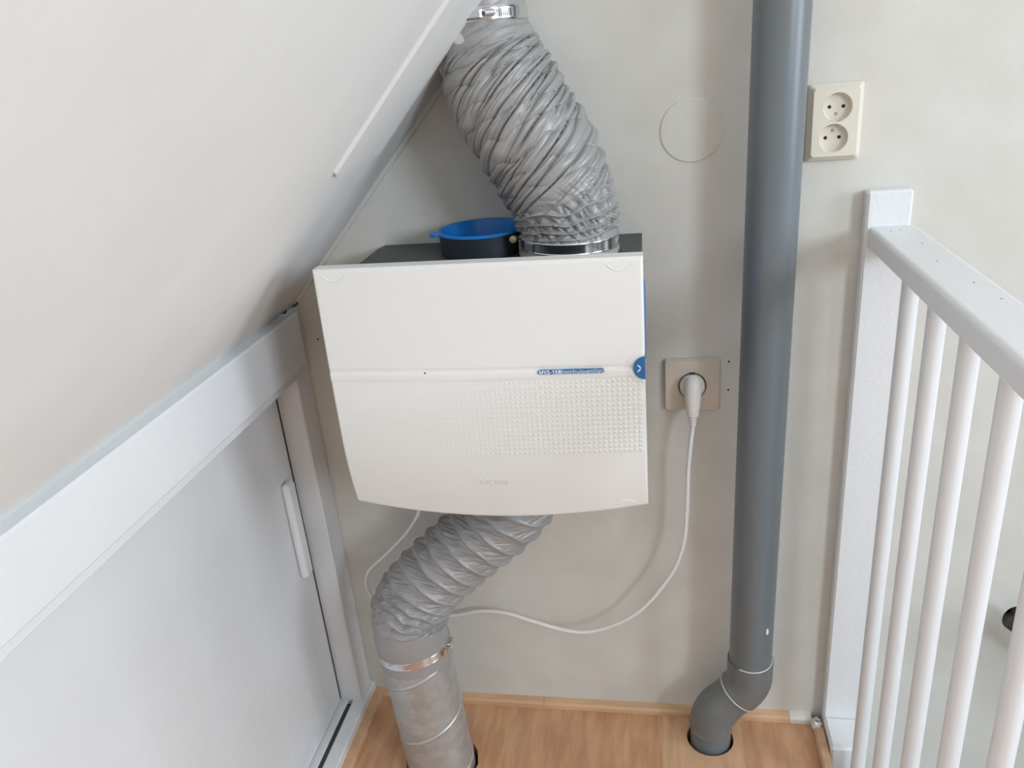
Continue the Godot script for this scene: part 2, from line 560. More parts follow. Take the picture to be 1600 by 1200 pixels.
func floor_boards() -> void:
	var st := begin()
	add_box(st, Vector3(-0.75, -0.14, -0.12), Vector3(0.262, -0.03, 4.32))
	add_box(st, Vector3(0.262, -0.14, 1.05), Vector3(2.75, -0.03, 4.32))
	var f := struct_node("floor", st.commit(), M.hole, "beech laminate landing floor with holes cut for the pipes", "floor")
	var holes := [circle(0.0625, 14, Vector2(-0.3735, 0.1455)), circle(0.0385, 24, Vector2(0.0755, 0.058))]
	var rng := RandomNumberGenerator.new()
	rng.seed = 11
	var col := 0
	var x := -0.538
	while x < 2.59:
		var x1 := minf(x + 0.0667, 0.262 if x < 0.2615 else 2.6)
		var z := 0.0 if x < 0.2615 else 1.05
		var z1 := z + rng.randf_range(0.35, 0.75)
		while z < 4.2:
			z1 = minf(z1, 4.2)
			var polys := [PackedVector2Array([Vector2(x, z), Vector2(x1, z), Vector2(x1, z1), Vector2(x, z1)])]
			for h in holes:
				var next := []
				for q in polys:
					for r in Geometry2D.clip_polygons(q, h):
						if not Geometry2D.is_polygon_clockwise(r):
							next.append(r)
				polys = next
			for q in polys:
				# keep a hairline joint
				var cut := Geometry2D.offset_polygon(q, -0.00004)
				for r in cut:
					part(f, "plank", prism(r, -0.03, FLOOR_Y, map_xz), M.wood[rng.randi() % 4])
			z = z1
			z1 = z + rng.randf_range(0.6, 1.2)
		x = x1
		col += 1
	# skirting strips
	var prof := PackedVector2Array([Vector2(0, FLOOR_Y), Vector2(0.015, FLOOR_Y), Vector2(0.015, -0.004), Vector2(0.012, 0.0), Vector2(0.0, 0.002)])
	struct_node("baseboard_back", prism(prof, -0.538, -0.216, map_zy), M.skirt, "short beech skirting strip along the back wall behind the steel duct", "skirting")
	struct_node("baseboard_back_right", prism(prof, -0.2155, 0.212, map_zy), M.skirt, "beech skirting strip along the back wall behind the grey pipe", "skirting")
	struct_node("baseboard_back_end", prism(prof, 0.212, 0.247, map_zy), M.plaster, "white painted end of the skirting strip beside the railing post", "skirting")
	var lp := PackedVector2Array([Vector2(-0.538, FLOOR_Y), Vector2(-0.522, FLOOR_Y), Vector2(-0.522, -0.003), Vector2(-0.525, 0.001), Vector2(-0.538, 0.003)])
	struct_node("baseboard_left", prism(lp, 0.0155, 1.25, map_xy), M.skirt, "beech skirting strip along the cupboard door sill", "skirting")
	var rp := PackedVector2Array([Vector2(0.2615, FLOOR_Y), Vector2(0.247, FLOOR_Y), Vector2(0.247, -0.003), Vector2(0.250, 0.001), Vector2(0.2615, 0.003)])
	struct_node("baseboard_right", prism(rp, 0.034, 1.05, map_xy), M.skirt, "beech edge strip along the foot of the stair railing", "skirting")
	# broken lump of filler in the corner
	var P := []
	var n := noise(81, 9.0, 2)
	var cc := Vector3(0.2535, -0.003, 0.0245)
	var C := []
	for i in 11:
		var row := PackedVector3Array()
		for j in 16:
			var a := PI * i / 10.0
			var b := TAU * j / 16.0
			var d := Vector3(sin(a) * cos(b), cos(a), sin(a) * sin(b))
			var r := 1.0 + 0.5 * n.get_noise_3dv(d * 0.2)
			row.append(cc + d * Vector3(0.0095, 0.0095, 0.011) * r)
		P.append(row)
		C.append(cc)
	var lump := part(self, "filler_lump", grid(P, true, C), M.plaster)
	lump.set_meta("label", "lump of white filler in the skirting corner by the railing post")
	lump.set_meta("category", "filler")

# ------------------------------------------------------------------ fan unit
const PX0 := -0.3985
const PX1 := -0.0165
const PY0 := 0.5560          # lower corners
const PYT := 0.8752          # upper edge
const PSAG := 0.0135         # how far the lower edge drops in its middle
const SEAM_Y := 0.7455
func panel_bottom(s: float) -> float:
	return PY0 - PSAG * (1 - s * s)

func panel_point(s: float, t: float, out: float) -> Vector3:    # s across -1..1, t down 0..1
	var x := lerpf(PX0, PX1, (s + 1) / 2)
	var y := lerpf(PYT, panel_bottom(s), t)
	var edge := 0.2495 + 0.0035 * sin(clampf(t, 0, 1) * PI) - 0.012 * pow(clampf((t - 0.7) / 0.3, 0, 1), 2.0)
	var bulge := 0.012 * (1 - s * s) * smoothstep(0.0, 0.9, t)
	return Vector3(x, y, edge + bulge + out)

func panel_st(x: float, y: float) -> Vector2:
	var s := (x - PX0) / (PX1 - PX0) * 2 - 1
	return Vector2(s, (PYT - y) / (PYT - panel_bottom(s)))

func on_panel(x: float, y: float, out := 0.0) -> Vector3:
	var q := panel_st(x, y)
	return panel_point(q.x, q.y, out)

func panel_basis(x: float, y: float) -> Basis:
	var a := on_panel(x, y)
	var dx := (on_panel(x + 0.004, y) - a).normalized()
	var dy := (on_panel(x, y + 0.004) - a).normalized()
	var nz := dx.cross(dy).normalized()
	return Basis(dx, nz.cross(dx), nz)

func fan_unit() -> void:
	var u := thing("ventilation_unit", "white fan unit with dark grey housing hung on the back wall", "fan unit", Vector3.ZERO)
	# housing
	var st := begin()
	var poly := PackedVector2Array([Vector2(-0.392, 0.0), Vector2(-0.0215, 0.0), Vector2(-0.0215, 0.225), Vector2(-0.396, 0.225), Vector2(-0.396, 0.02)])
	add_prism(st, poly, 0.59, 0.8455, map_xz)
	part(u, "housing", st.commit(), M.housing)
	# front panel: two shells divided by a step
	var split := SEAM_Y
	var halves := [[0.0, 1.0, "front_panel"]]
	var panel: MeshInstance3D
	for hv in halves:
		var P := []
		var rows := 150
		var cols := 96
		for i in rows + 1:
			var t: float = lerpf(hv[0], hv[1], float(i) / rows)
			var row := PackedVector3Array()
			for j in cols + 1:
				# denser near the rims so that they roll over
				var s := -cos(PI * j / cols)
				var p := panel_point(s, t, 0.0)
				var ex := minf(p.x - PX0, PX1 - p.x)
				var ey := minf(PYT - p.y, p.y - panel_bottom(s))
				var roll := 0.0
				for e in [[ex, 0.003], [ey, 0.003]]:
					if e[0] < e[1]:
						var q: float = 1.0 - e[0] / e[1]
						roll = maxf(roll, e[1] * (1.0 - sqrt(maxf(0.0, 1.0 - q * q))))
				# the step: a narrow groove and a proud ledge below it
				var d := p.y - split
				var step := -0.0017 * exp(-pow((d - 0.0035) / 0.0013, 2)) + 0.0010 * smoothstep(0.002, 0.0, d) * smoothstep(-0.010, -0.0075, d)
				# round the badge at the right rim the ledge swings round it
				var bd := Vector2(p.x - PX1, p.y - 0.748).length()
				step += 0.0014 * smoothstep(0.0205, 0.019, bd)
				p.z += step - roll
				row.append(p)
			P.append(row)
		var rim := []           # returns to the back round the outline
		panel = part(u, hv[2], grid(P, false, [], Vector3(0, 0, 1)), M.panel)
		var loop := PackedVector3Array()
		for j in cols + 1: loop.append(P[0][j])
		for i in range(1, rows + 1): loop.append(P[i][cols])
		for j in range(cols - 1, -1, -1): loop.append(P[rows][j])
		for i in range(rows - 1, 0, -1): loop.append(P[i][0])
		var mid := Vector3(-0.207, 0.72, 0.1)
		st = begin()
		for k in loop.size():
			var a := loop[k]
			var b := loop[(k + 1) % loop.size()]
			var back := 0.022
			var a2 := Vector3(a.x, a.y, minf(a.z - 0.004, 0.228))
			var b2 := Vector3(b.x, b.y, minf(b.z - 0.004, 0.228))
			var nn := (b - a).cross(Vector3(0, 0, 1)).normalized()
			if nn.dot(Vector3(a.x - mid.x, a.y - mid.y, 0)) < 0: nn = -nn
			quad(st, a, b, b2, a2, nn)
		var rimpart := part(panel, "panel_rim", st.commit(), M.panel)
		rimpart.set_meta("label", "white rim folded back round the panel")
	# back sheet of the panel
	part(u, "back_plate", box(Vector3(-0.396, 0.572, 0.222), Vector3(-0.020, 0.866, 0.232), 0.002), M.housing)
	# raised grid of small squares that grow to the lower right
	st = begin()
	var pitch := 0.0060
	var rows_n := 16
	for r in rows_n:
		for c in 52:
			var x := -0.0225 - c * pitch
			var y := 0.7325 - r * pitch
			var fx := float(c) / 51.0
			var fy := float(r) / (rows_n - 1)
			var size := pitch * clampf(0.46 - 0.36 * fx + 0.10 * (fy - 0.5), 0.10, 0.5)
			var hgt := 0.0012 * clampf(1.1 - 1.0 * fx, 0.2, 1.0)
			var bb := panel_basis(x, y)
			var o := on_panel(x, y)
			var h := size
			var k := [o + bb * Vector3(-h, -h, -0.0002), o + bb * Vector3(h, -h, -0.0002), o + bb * Vector3(h, h, -0.0002), o + bb * Vector3(-h, h, -0.0002)]
			var g := h * 0.45
			var l := [o + bb * Vector3(-g, -g, hgt), o + bb * Vector3(g, -g, hgt), o + bb * Vector3(g, g, hgt), o + bb * Vector3(-g, g, hgt)]
			quad(st, l[0], l[1], l[2], l[3], bb.z)
			var sides := [-bb.y, bb.x, bb.y, -bb.x]
			for q in 4:
				quad(st, k[q], k[(q + 1) % 4], l[(q + 1) % 4], l[q], (sides[q] * hgt + bb.z * (h - g)).normalized())
	var relief := part(panel, "square_relief", st.commit(), M.panel)
	relief.set_meta("kind", "stuff")
	relief.set_meta("label", "grid of small raised squares on the panel")
	# blue name bar with its lettering
	var barc := Vector2(-0.1010, 0.7455)
	var bar_poly := PackedVector2Array()
	for k in 20:
		var a := TAU * (k + 0.5) / 20
		var cxp := 0.0357 * signf(cos(a))
		bar_poly.append(Vector2(cxp + cos(a) * 0.0027, sin(a) * 0.0027))
	var nb := part(panel, "name_bar", prism(bar_poly, -0.002, 0.0022, map_xy), M.badge, on_panel(barc.x, barc.y), panel_basis(barc.x, barc.y))
	nb.set_meta("label", "blue name bar with small white lettering")
	var font := SystemFont.new()
	font.font_names = PackedStringArray(["Droid Sans"])
	var bold := SystemFont.new()
	bold.font_names = PackedStringArray(["Droid Sans"])
	bold.font_weight = 700
	for tx in [["MVS-15R", bold, -0.0372, 0.0040], ["Woonhuisventilator", font, -0.0140, 0.0037]]:
		var tm := TextMesh.new()
		tm.text = tx[0]
		tm.font = tx[1]
		tm.font_size = 64
		tm.pixel_size = tx[3] / 64.0
		tm.depth = 0.0003
		tm.horizontal_alignment = HORIZONTAL_ALIGNMENT_LEFT
		part(nb, "lettering", tm, M.print_white, Vector3(tx[2], 0, 0.00235))
	var tm := TextMesh.new()
	tm.text = "ORCON"
	tm.font = bold
	tm.font_size = 64
	tm.pixel_size = 0.0118 / 64.0
	tm.depth = 0.0016
	var lg := part(panel, "embossed_name", tm, M.panel, on_panel(-0.2050, 0.6010, 0.0004), panel_basis(-0.2050, 0.6010))
	lg.set_meta("label", "embossed white maker name")
	# indicator hole
	part(panel, "indicator", lathe([Vector2(0, 0.0006), Vector2(0.0016, 0.0006), Vector2(0.0018, -0.002)], 16), M.hole, on_panel(-0.2755, 0.7455), panel_basis(-0.2755, 0.7455) * Basis(Vector3(1, 0, 0), PI / 2))
	# round chevron badge at the right rim: half a disc
	var half := PackedVector2Array()
	for k in 25:
		var a := PI / 2 + PI * k / 24
		half.append(Vector2(cos(a), sin(a)) * 0.0135)
	var bp := Vector3(PX1 + 0.0003, 0.748, on_panel(-0.023, 0.748).z + 0.0026)
	var bg := part(panel, "chevron_badge", prism(half, -0.006, 0.0016, map_xy), M.badge, bp)
	bg.set_meta("label", "blue half-round badge with a white chevron")
	st = begin()
	for s in [-1.0, 1.0]:
		var tip := Vector2(-0.0045, 0)
		var end := Vector2(-0.0085, 0.0042 * s)
		var e := (end - tip).normalized() * 0.0007
		var nn := Vector2(-e.y, e.x)
		add_prism(st, PackedVector2Array([tip - e + nn, end + nn, end - nn, tip - e - nn]), 0.0015, 0.0021, map_xy)
	part(bg, "chevron", st.commit(), M.print_white)
	# moulded arcs over the corner screws
	for sc in [[-0.3725, PYT, PI, TAU], [-0.0415, PYT, PI, TAU], [-0.0425, PY0 - 0.004, 0.25 * PI, 0.8 * PI]]:
		var pts := []
		for k in 17:
			var a: float = lerpf(sc[2], sc[3], k / 16.0)
			var q := Vector2(sc[0] + 0.0155 * cos(a), sc[1] + 0.0145 * sin(a))
			q.x = clampf(q.x, PX0 + 0.005, PX1 - 0.005)
			var p := on_panel(q.x, clampf(q.y, PY0 + 0.003, PYT - 0.003), 0.0)
			pts.append(Vector4(p.x, p.y, p.z - (0.0012 if q.y > PYT - 0.006 else 0.0), 0.0007))
		part(panel, "screw_cover_arc", tube(spline(pts, 40), 6), M.panel)
	# side: blue sealing lid seen edge on, and a blue strip below it
	var lid := part(u, "side_lid", lathe([Vector2(0.0, 0.005), Vector2(0.05, 0.005), Vector2(0.053, 0.003), Vector2(0.053, -0.001)], 48), M.blue, Vector3(-0.0220, 0.765, 0.135), Basis(Vector3(0, 0, 1), -PI / 2))
	lid.set_meta("label", "round blue lid on the side of the housing")
	part(u, "side_strip", box(Vector3(-0.024, 0.668, 0.19), Vector3(-0.0180, 0.735, 0.222), 0.001), M.blue)
	# spigot for the open outlet on top
	var sp := part(u, "spigot", lathe([Vector2(0.0555, 0.0), Vector2(0.0575, 0.002), Vector2(0.0575, 0.030), Vector2(0.0545, 0.030), Vector2(0.0545, 0.0)], 64), M.spigot, Vector3(-0.2325, 0.8445, 0.062))
	sp.set_meta("label", "dark open spigot on top of the housing")
	part(u, "spigot_collar", lathe([Vector2(0.067, 0.0), Vector2(0.067, 0.003), Vector2(0.0605, 0.0045), Vector2(0.0605, 0.0)], 64), M.spigot, Vector3(-0.1125, 0.8445, 0.095))
	# bottom spigot
	part(u, "inlet_collar", rod(Vector3(-0.1850, 0.60, 0.088), Vector3(-0.1870, 0.545, 0.09), 0.0545, 48), M.spigot)
	# blue lid in the spigot, a dish with a pull tab
	var cap := thing("sealing_lid", "bright blue dished lid with a pull tab closing the outlet", "lid", Vector3(-0.2325, 0.8745, 0.062))
	part(cap, "dish", lathe([Vector2(0.0, -0.020), Vector2(0.050, -0.020), Vector2(0.0535, -0.002), Vector2(0.0545, 0.0028), Vector2(0.0585, 0.0036), Vector2(0.0605, 0.002), Vector2(0.0605, 0.0), Vector2(0.054, 0.0), Vector2(0.051, -0.0215), Vector2(0, -0.0215)], 72), M.blue)
	var tab := PackedVector2Array([Vector2(-0.056, -0.013), Vector2(-0.066, -0.012), Vector2(-0.0705, -0.006), Vector2(-0.0705, 0.006), Vector2(-0.066, 0.012), Vector2(-0.056, 0.013)])
	part(cap, "pull_tab", prism(tab, -0.0014, 0.0026, map_xz), M.blue, Vector3.ZERO, Basis(Vector3.UP, 0.35))

# ------------------------------------------------------------------ flexible hoses
func band(parent: Node, called: String, at: Vector3, axis: Vector3, r: float, w: float, th := 0.0012) -> MeshInstance3D:
	var y := axis.normalized()
	var x := y.cross(Vector3(0, 0, 1)).normalized()
	var b := Basis(x, y, x.cross(y))
	var m := lathe([Vector2(r - 0.001, -w / 2), Vector2(r + th, -w / 2), Vector2(r + th * 1.3, -w / 2 + 0.001), Vector2(r + th, -w / 2 + 0.002), Vector2(r + th, w / 2 - 0.002), Vector2(r + th * 1.3, w / 2 - 0.001), Vector2(r + th, w / 2), Vector2(r - 0.001, w / 2)], 96)
	return part(parent, called, m, M.clamp, at, b)

func hoses() -> void:
	# ---- upper hose
	var t := thing("flexible_duct", "wrinkled grey flexible hose from the fan unit up to the ceiling", "duct hose", Vector3.ZERO, "")
	var up := [Vector4(-0.1125, 0.8475, 0.095, 0.0655), Vector4(-0.1118, 0.862, 0.095, 0.0618), Vector4(-0.1120, 0.876, 0.095, 0.0625), Vector4(-0.1157, 0.9031, 0.095, 0.0635), Vector4(-0.1254, 0.935, 0.092, 0.066), Vector4(-0.1413, 0.9707, 0.088, 0.0672), Vector4(-0.1639, 1.0085, 0.084, 0.0672), Vector4(-0.1848, 1.0486, 0.078, 0.0668), Vector4(-0.198, 1.0826, 0.072, 0.0615), Vector4(-0.2038, 1.1083, 0.07, 0.0600), Vector4(-0.2053, 1.126, 0.07, 0.0545), Vector4(-0.2053, 1.14, 0.07, 0.0545), Vector4(-0.2053, 1.1645, 0.07, 0.0545)]
	var path := spline(up, 520)
	var wr := noise(101, 1.0, 3)
	wr.fractal_gain = 0.45
	var wr2 := noise(103, 1.0, 2)
	# turns of the wire: close together near both ends, stretched in the middle
	var total := 0.0
	for k in path.size() - 1:
		total += Vector3(path[k].x - path[k + 1].x, path[k].y - path[k + 1].y, path[k].z - path[k + 1].z).length()
	var turns := PackedFloat32Array([0.0])
	var steps := 600
	for k in steps:
		var s := total * k / steps
		var p := 0.023
		p = lerpf(0.0095, p, smoothstep(0.045, 0.095, s))
		p = lerpf(p, 0.019, smoothstep(0.215, 0.255, s))
		turns.append(turns[k] + total / steps / p)
	var rad := func(s: float, th: float, r: float) -> float:
		var calm := smoothstep(0.016, 0.036, s) * (1.0 - smoothstep(0.258, 0.278, s))
		var f := clampf(s / total, 0, 1) * steps
		var i := mini(int(f), steps - 1)
		var warp := wr2.get_noise_3d(cos(th) * 1.0, sin(th) * 1.0, s * 14.0) * 0.45
		var ph: float = lerpf(turns[i], turns[i + 1], f - i) + th / TAU + warp
		var fr := ph - floorf(ph)
		var d := minf(fr, 1.0 - fr)
		var crest := exp(-pow(d / 0.13, 2.0))
		var sag := sin(PI * fr)
		var mid := smoothstep(0.05, 0.09, s)
		# slanting folds of the slack sheet: rounded lobes parted by sharp creases
		var q := th - s * 36.0
		var a := absf(wr2.get_noise_3d(cos(q) * 1.2, sin(q) * 1.2, s * 6.0))
		var b := absf(wr2.get_noise_3d(cos(q + 1.0) * 2.2, sin(q + 1.0) * 2.2, 7.0 + s * 11.0))
		var fold := (1.0 - exp(-a * 9.0)) + 0.35 * (1.0 - exp(-b * 8.0)) - 0.75
		var ends := absf(wr.get_noise_3d(cos(th + s * 12.0) * 3.0, sin(th + s * 12.0) * 3.0, 3.0 + s * 20.0))
		var puff := pow(maxf(sag, 0.0), 0.55) - 0.6
		var out := mid * (0.0056 * puff + 0.0012 * crest) + (1.0 - mid) * (0.0030 * crest - 0.0040 * sag)
		out += (0.0074 * mid + 0.0024 * (1.0 - mid)) * fold
		out += 0.0050 * (1.0 - mid) * (1.0 - exp(-ends * 7.0) - 0.5) * (0.35 + sag)
		return r + calm * (out - 0.0004) + (1.0 - calm) * 0.0022 * (a - 0.1)
	# splashes of ceiling paint on the sleeve beside the cover board
	var spl := noise(107, 34.0, 2)
	var base_c := srgb(156, 153, 151).srgb_to_linear()
	var paint_c := srgb(214, 211, 205).srgb_to_linear()
	var spots := [[Vector3(-0.229, 1.1115, 0.125), 0.011], [Vector3(-0.239, 1.1045, 0.122), 0.010], [Vector3(-0.2545, 1.0765, 0.095), 0.011], [Vector3(-0.250, 1.066, 0.10), 0.006]]
	var tint := func(v: Vector3) -> Color:
		for q in spots:
			var d: Vector3 = (v - q[0]) / q[1]
			if d.length() + spl.get_noise_3dv(v) * 1.1 < 0.9:
				return paint_c
		return base_c
	var sleeve_m: StandardMaterial3D = M.hose.duplicate()
	sleeve_m.albedo_color = Color.WHITE
	sleeve_m.vertex_color_use_as_albedo = true
	part(t, "sleeve", tube(path, 300, rad, false, tint), sleeve_m)
	# clamp at the fan unit with its screw
	var c1 := band(t, "hose_clamp", Vector3(-0.1118, 0.8640, 0.095), Vector3(0.03, 1, 0.0), 0.0628, 0.0145)
	part(c1, "overlap", box(Vector3(-0.010, -0.0055, 0.0635), Vector3(0.0065, 0.0055, 0.0657), 0.0006), M.clamp, Vector3.ZERO, Basis(Vector3.UP, -0.75))
	part(c1, "screw_housing", box(Vector3(-0.0665, -0.006, -0.008), Vector3(-0.0625, 0.006, 0.016), 0.001), M.clamp, Vector3.ZERO, Basis(Vector3.UP, 0.25))
	part(c1, "screw", rod(Vector3(-0.0685, 0.004, 0.014), Vector3(-0.0695, 0.005, 0.023), 0.0046, 18), M.brass)
	# clamp under the ceiling
	var c2 := band(t, "hose_clamp", Vector3(-0.2053, 1.1335, 0.07), Vector3(0, 1, 0), 0.0555, 0.0150)
	part(c2, "screw_housing", box(Vector3(-0.017, -0.0062, 0.0555), Vector3(0.017, 0.0062, 0.0645), 0.0025), M.clamp, Vector3.ZERO, Basis(Vector3.UP, -0.05))
	part(c2, "screw", rod(Vector3(0.016, 0, 0.0615), Vector3(0.026, 0, 0.0575), 0.0042, 14), M.clamp)
	for k in 9:
		var a := 0.48 + k * 0.045
		part(c2, "slot", box(Vector3(-0.0004, -0.004, 0.0566), Vector3(0.0004, 0.004, 0.0572)), M.hole, Vector3.ZERO, Basis(Vector3.UP, a))
	# ---- lower hose
	var l := thing("flexible_duct", "smooth ribbed grey hose bending from under the fan unit to the steel duct", "duct hose", Vector3.ZERO, "")
	var low := [Vector4(-0.1850, 0.575, 0.09, 0.0575), Vector4(-0.1900, 0.515, 0.091, 0.0575), Vector4(-0.2206, 0.4644, 0.095, 0.0572), Vector4(-0.2543, 0.4309, 0.1, 0.0565), Vector4(-0.289, 0.4035, 0.105, 0.0565), Vector4(-0.3272, 0.3705, 0.11, 0.0565), Vector4(-0.3624, 0.3384, 0.117, 0.0568), Vector4(-0.3856, 0.3089, 0.123, 0.0578), Vector4(-0.3974, 0.2812, 0.128, 0.0584), Vector4(-0.3985, 0.2511, 0.13, 0.0590), Vector4(-0.3968, 0.230, 0.1297, 0.0586), Vector4(-0.3957, 0.2135, 0.1303, 0.0584)]
	var lpath := spline(low, 460)
	var ltot := 0.0
	for k in lpath.size() - 1:
		ltot += Vector3(lpath[k].x - lpath[k + 1].x, lpath[k].y - lpath[k + 1].y, lpath[k].z - lpath[k + 1].z).length()
	var lt := PackedFloat32Array([0.0])
	for k in steps:
		var s := ltot * k / steps
		var p := lerpf(0.027, 0.014, smoothstep(0.30, 0.355, s))
		lt.append(lt[k] + ltot / steps / p)
	var lrad := func(s: float, th: float, r: float) -> float:
		var calm := 1.0 - smoothstep(0.375, 0.395, s)
		var f := clampf(s / ltot, 0, 1) * steps
		var i := mini(int(f), steps - 1)
		var bend := smoothstep(0.30, 0.355, s)
		var warp := wr2.get_noise_3d(cos(th) * 1.1, sin(th) * 1.1, s * 16.0) * (0.12 + 0.4 * bend)
		var ph: float = lerpf(lt[i], lt[i + 1], f - i) - th / TAU + warp
		var fr := ph - floorf(ph)
		var d := minf(fr, 1.0 - fr)
		var crest := exp(-pow(d / 0.085, 2.0))
		var sag := sin(PI * fr)
		var q := th - s * 26.0
		var a := wr.get_noise_3d(cos(q) * 3.4, sin(q) * 3.4, 20.0 + s * 18.0)
		var fold := 1.0 - absf(a) * 3.4
		var out := 0.0016 * crest - 0.0046 * sag + 0.0022 * fold * sag * (1.0 - crest)
		out += bend * 0.003 * wr.get_noise_3d(cos(th) * 2.0, sin(th) * 2.0, 40.0 + s * 55.0)
		return r + 0.0022 * calm + calm * out + (1.0 - calm) * 0.0012 * wr.get_noise_3d(cos(th) * 1.5, sin(th) * 1.5, s * 40.0)
	part(l, "sleeve", tube(lpath, 280, lrad, false), M.hose)
	var axis := Vector3(-0.021, 0.228, -0.015)
	var c3 := band(l, "hose_clamp", Vector3(-0.3963, 0.2235, 0.1297), axis, 0.0582, 0.0125)
	part(c3, "screw_housing", box(Vector3(0.058, -0.005, -0.004), Vector3(0.0655, 0.005, 0.016), 0.0015), M.clamp, Vector3.ZERO, Basis(Vector3.UP, 0.1))
	part(c3, "screw", rod(Vector3(0.0625, 0.001, 0.014), Vector3(0.0625, 0.001, 0.025), 0.0036, 12), M.clamp)
	# ---- galvanised spiral duct
	var g := thing("steel_duct", "galvanised spiral-seamed steel duct coming up through the floor", "duct", Vector3.ZERO)
	var base := Vector3(-0.3735, -0.028, 0.1455)
	var head := base + axis * ((0.235 - base.y) / axis.y)
	var sp := []
	for k in 330:
		var p := base.lerp(head, k / 329.0)
		sp.append(Vector4(p.x, p.y, p.z, 0.0563))
	var seam := func(s: float, th: float, r: float) -> float:
		var ph := s / 0.107 - th / TAU + 0.02
		var fr := ph - roundf(ph)
		var lip := exp(-pow(fr * 0.107 / 0.0016, 2.0)) * 0.0013 - exp(-pow((fr * 0.107 - 0.0042) / 0.0013, 2.0)) * 0.0006
		return r + lip + 0.0003 * wr2.get_noise_3d(cos(th) * 1.5, sin(th) * 1.5, s * 14.0)
	part(g, "duct_wall", tube(sp, 120, seam, false), M.zinc)
	# strip of tape between sleeve and duct
	var tp := part(g, "tape", lathe([Vector2(0.0562, -0.007), Vector2(0.0574, -0.007), Vector2(0.0576, 0.0), Vector2(0.0574, 0.007), Vector2(0.0562, 0.007)], 64), M.hose, Vector3(-0.3945, 0.2055, 0.1305), Basis(axis.normalized().cross(Vector3(0, 0, 1)).normalized(), axis.normalized(), Vector3(0, 0, 1)).orthonormalized())
	tp.set_meta("label", "thin grey tape round the top of the duct")

# ------------------------------------------------------------------ grey drain pipe
func drain_pipe() -> void:
	var t := thing("drain_pipe", "tall grey plastic pipe with a double elbow going into the floor", "pipe", Vector3.ZERO)
	var pts := [Vector4(0.1365, 0.126, 0.055, 0.0329), Vector4(0.1415, 0.75, 0.055, 0.0329), Vector4(0.1476, 1.45, 0.055, 0.0329), Vector4(0.1500, 1.62, 0.055, 0.0329)]
	part(t, "pipe", tube(spline(pts, 60), 72), M.pvc)
	# elbows
	var e1 := [Vector4(0.1368, 0.160, 0.055, 0.0356), Vector4(0.1366, 0.140, 0.055, 0.0356), Vector4(0.136, 0.120, 0.055, 0.0355), Vector4(0.129, 0.103, 0.055, 0.0355), Vector4(0.1195, 0.0915, 0.0553, 0.0355)]
	part(t, "elbow", tube(spline(e1, 48), 72), M.pvc_fitting)
	var e2 := [Vector4(0.126, 0.0985, 0.0552, 0.0328), Vector4(0.1120, 0.0830, 0.0556, 0.0328), Vector4(0.1020, 0.0720, 0.056, 0.0332), Vector4(0.0905, 0.0590, 0.057, 0.0348), Vector4(0.0815, 0.0440, 0.0575, 0.0352), Vector4(0.0778, 0.030, 0.058, 0.0353), Vector4(0.0765, 0.018, 0.058, 0.0353)]
	part(t, "elbow", tube(spline(e2, 60), 72), M.pvc_fitting)
	part(t, "floor_spigot", rod(Vector3(0.0768, 0.03, 0.058), Vector3(0.0755, -0.029, 0.058), 0.0330, 64), M.pvc)
	# white sealant left at the joints
	for s in [[Vector3(0.1368, 0.1605, 0.055), Vector3(0, 1, 0), 0.0332, 0.0012, -0.3, 2.2], [Vector3(0.1188, 0.0907, 0.0553), Vector3(0.0095, 0.0115, 0), 0.0342, 0.0015, -0.9, 3.9], [Vector3(0.0765, 0.0178, 0.058), Vector3(0.06, 1, 0), 0.0338, 0.0012, -0.2, 2.6]]:
		var y: Vector3 = s[1].normalized()
		var x := y.cross(Vector3(0, 0, 1)).normalized()
		var rp := []
		for k in 40:
			var a: float = lerpf(s[4], s[5], k / 39.0)
			var p: Vector3 = s[0] + (x * cos(a) + x.cross(y) * sin(a)) * s[2]
			rp.append(Vector4(p.x, p.y, p.z, s[3]))
		var o := part(t, "sealant", tube(rp, 8), M.sealant)
		o.set_meta("label", "thin white sealant line at a joint")
	# paint drip
	var P := []
	var C := []
	var cc := Vector3(0.1567, 0.237, 0.0815)
	for i in 9:
		var row := PackedVector3Array()
		for j in 12:
			var a := PI * i / 8.0
			var b := TAU * j / 12.0
			row.append(cc + Vector3(sin(a) * cos(b) * 0.0024, cos(a) * 0.0065, sin(a) * sin(b) * 0.0018))
		P.append(row)
		C.append(cc)
	part(t, "paint_drip", grid(P, true, C), M.print_white)

# ------------------------------------------------------------------ sockets, plug, cable
func rounded(w: float, h: float, r: float, n := 6) -> PackedVector2Array:
	var p := PackedVector2Array()
	for q in [[1, 1, 0.0], [-1, 1, PI / 2], [-1, -1, PI], [1, -1, PI * 1.5]]:
		for k in n + 1:
			var a: float = q[2] + PI / 2 * k / n
			p.append(Vector2(q[0] * (w / 2 - r) + cos(a) * r, q[1] * (h / 2 - r) + sin(a) * r))
	return p

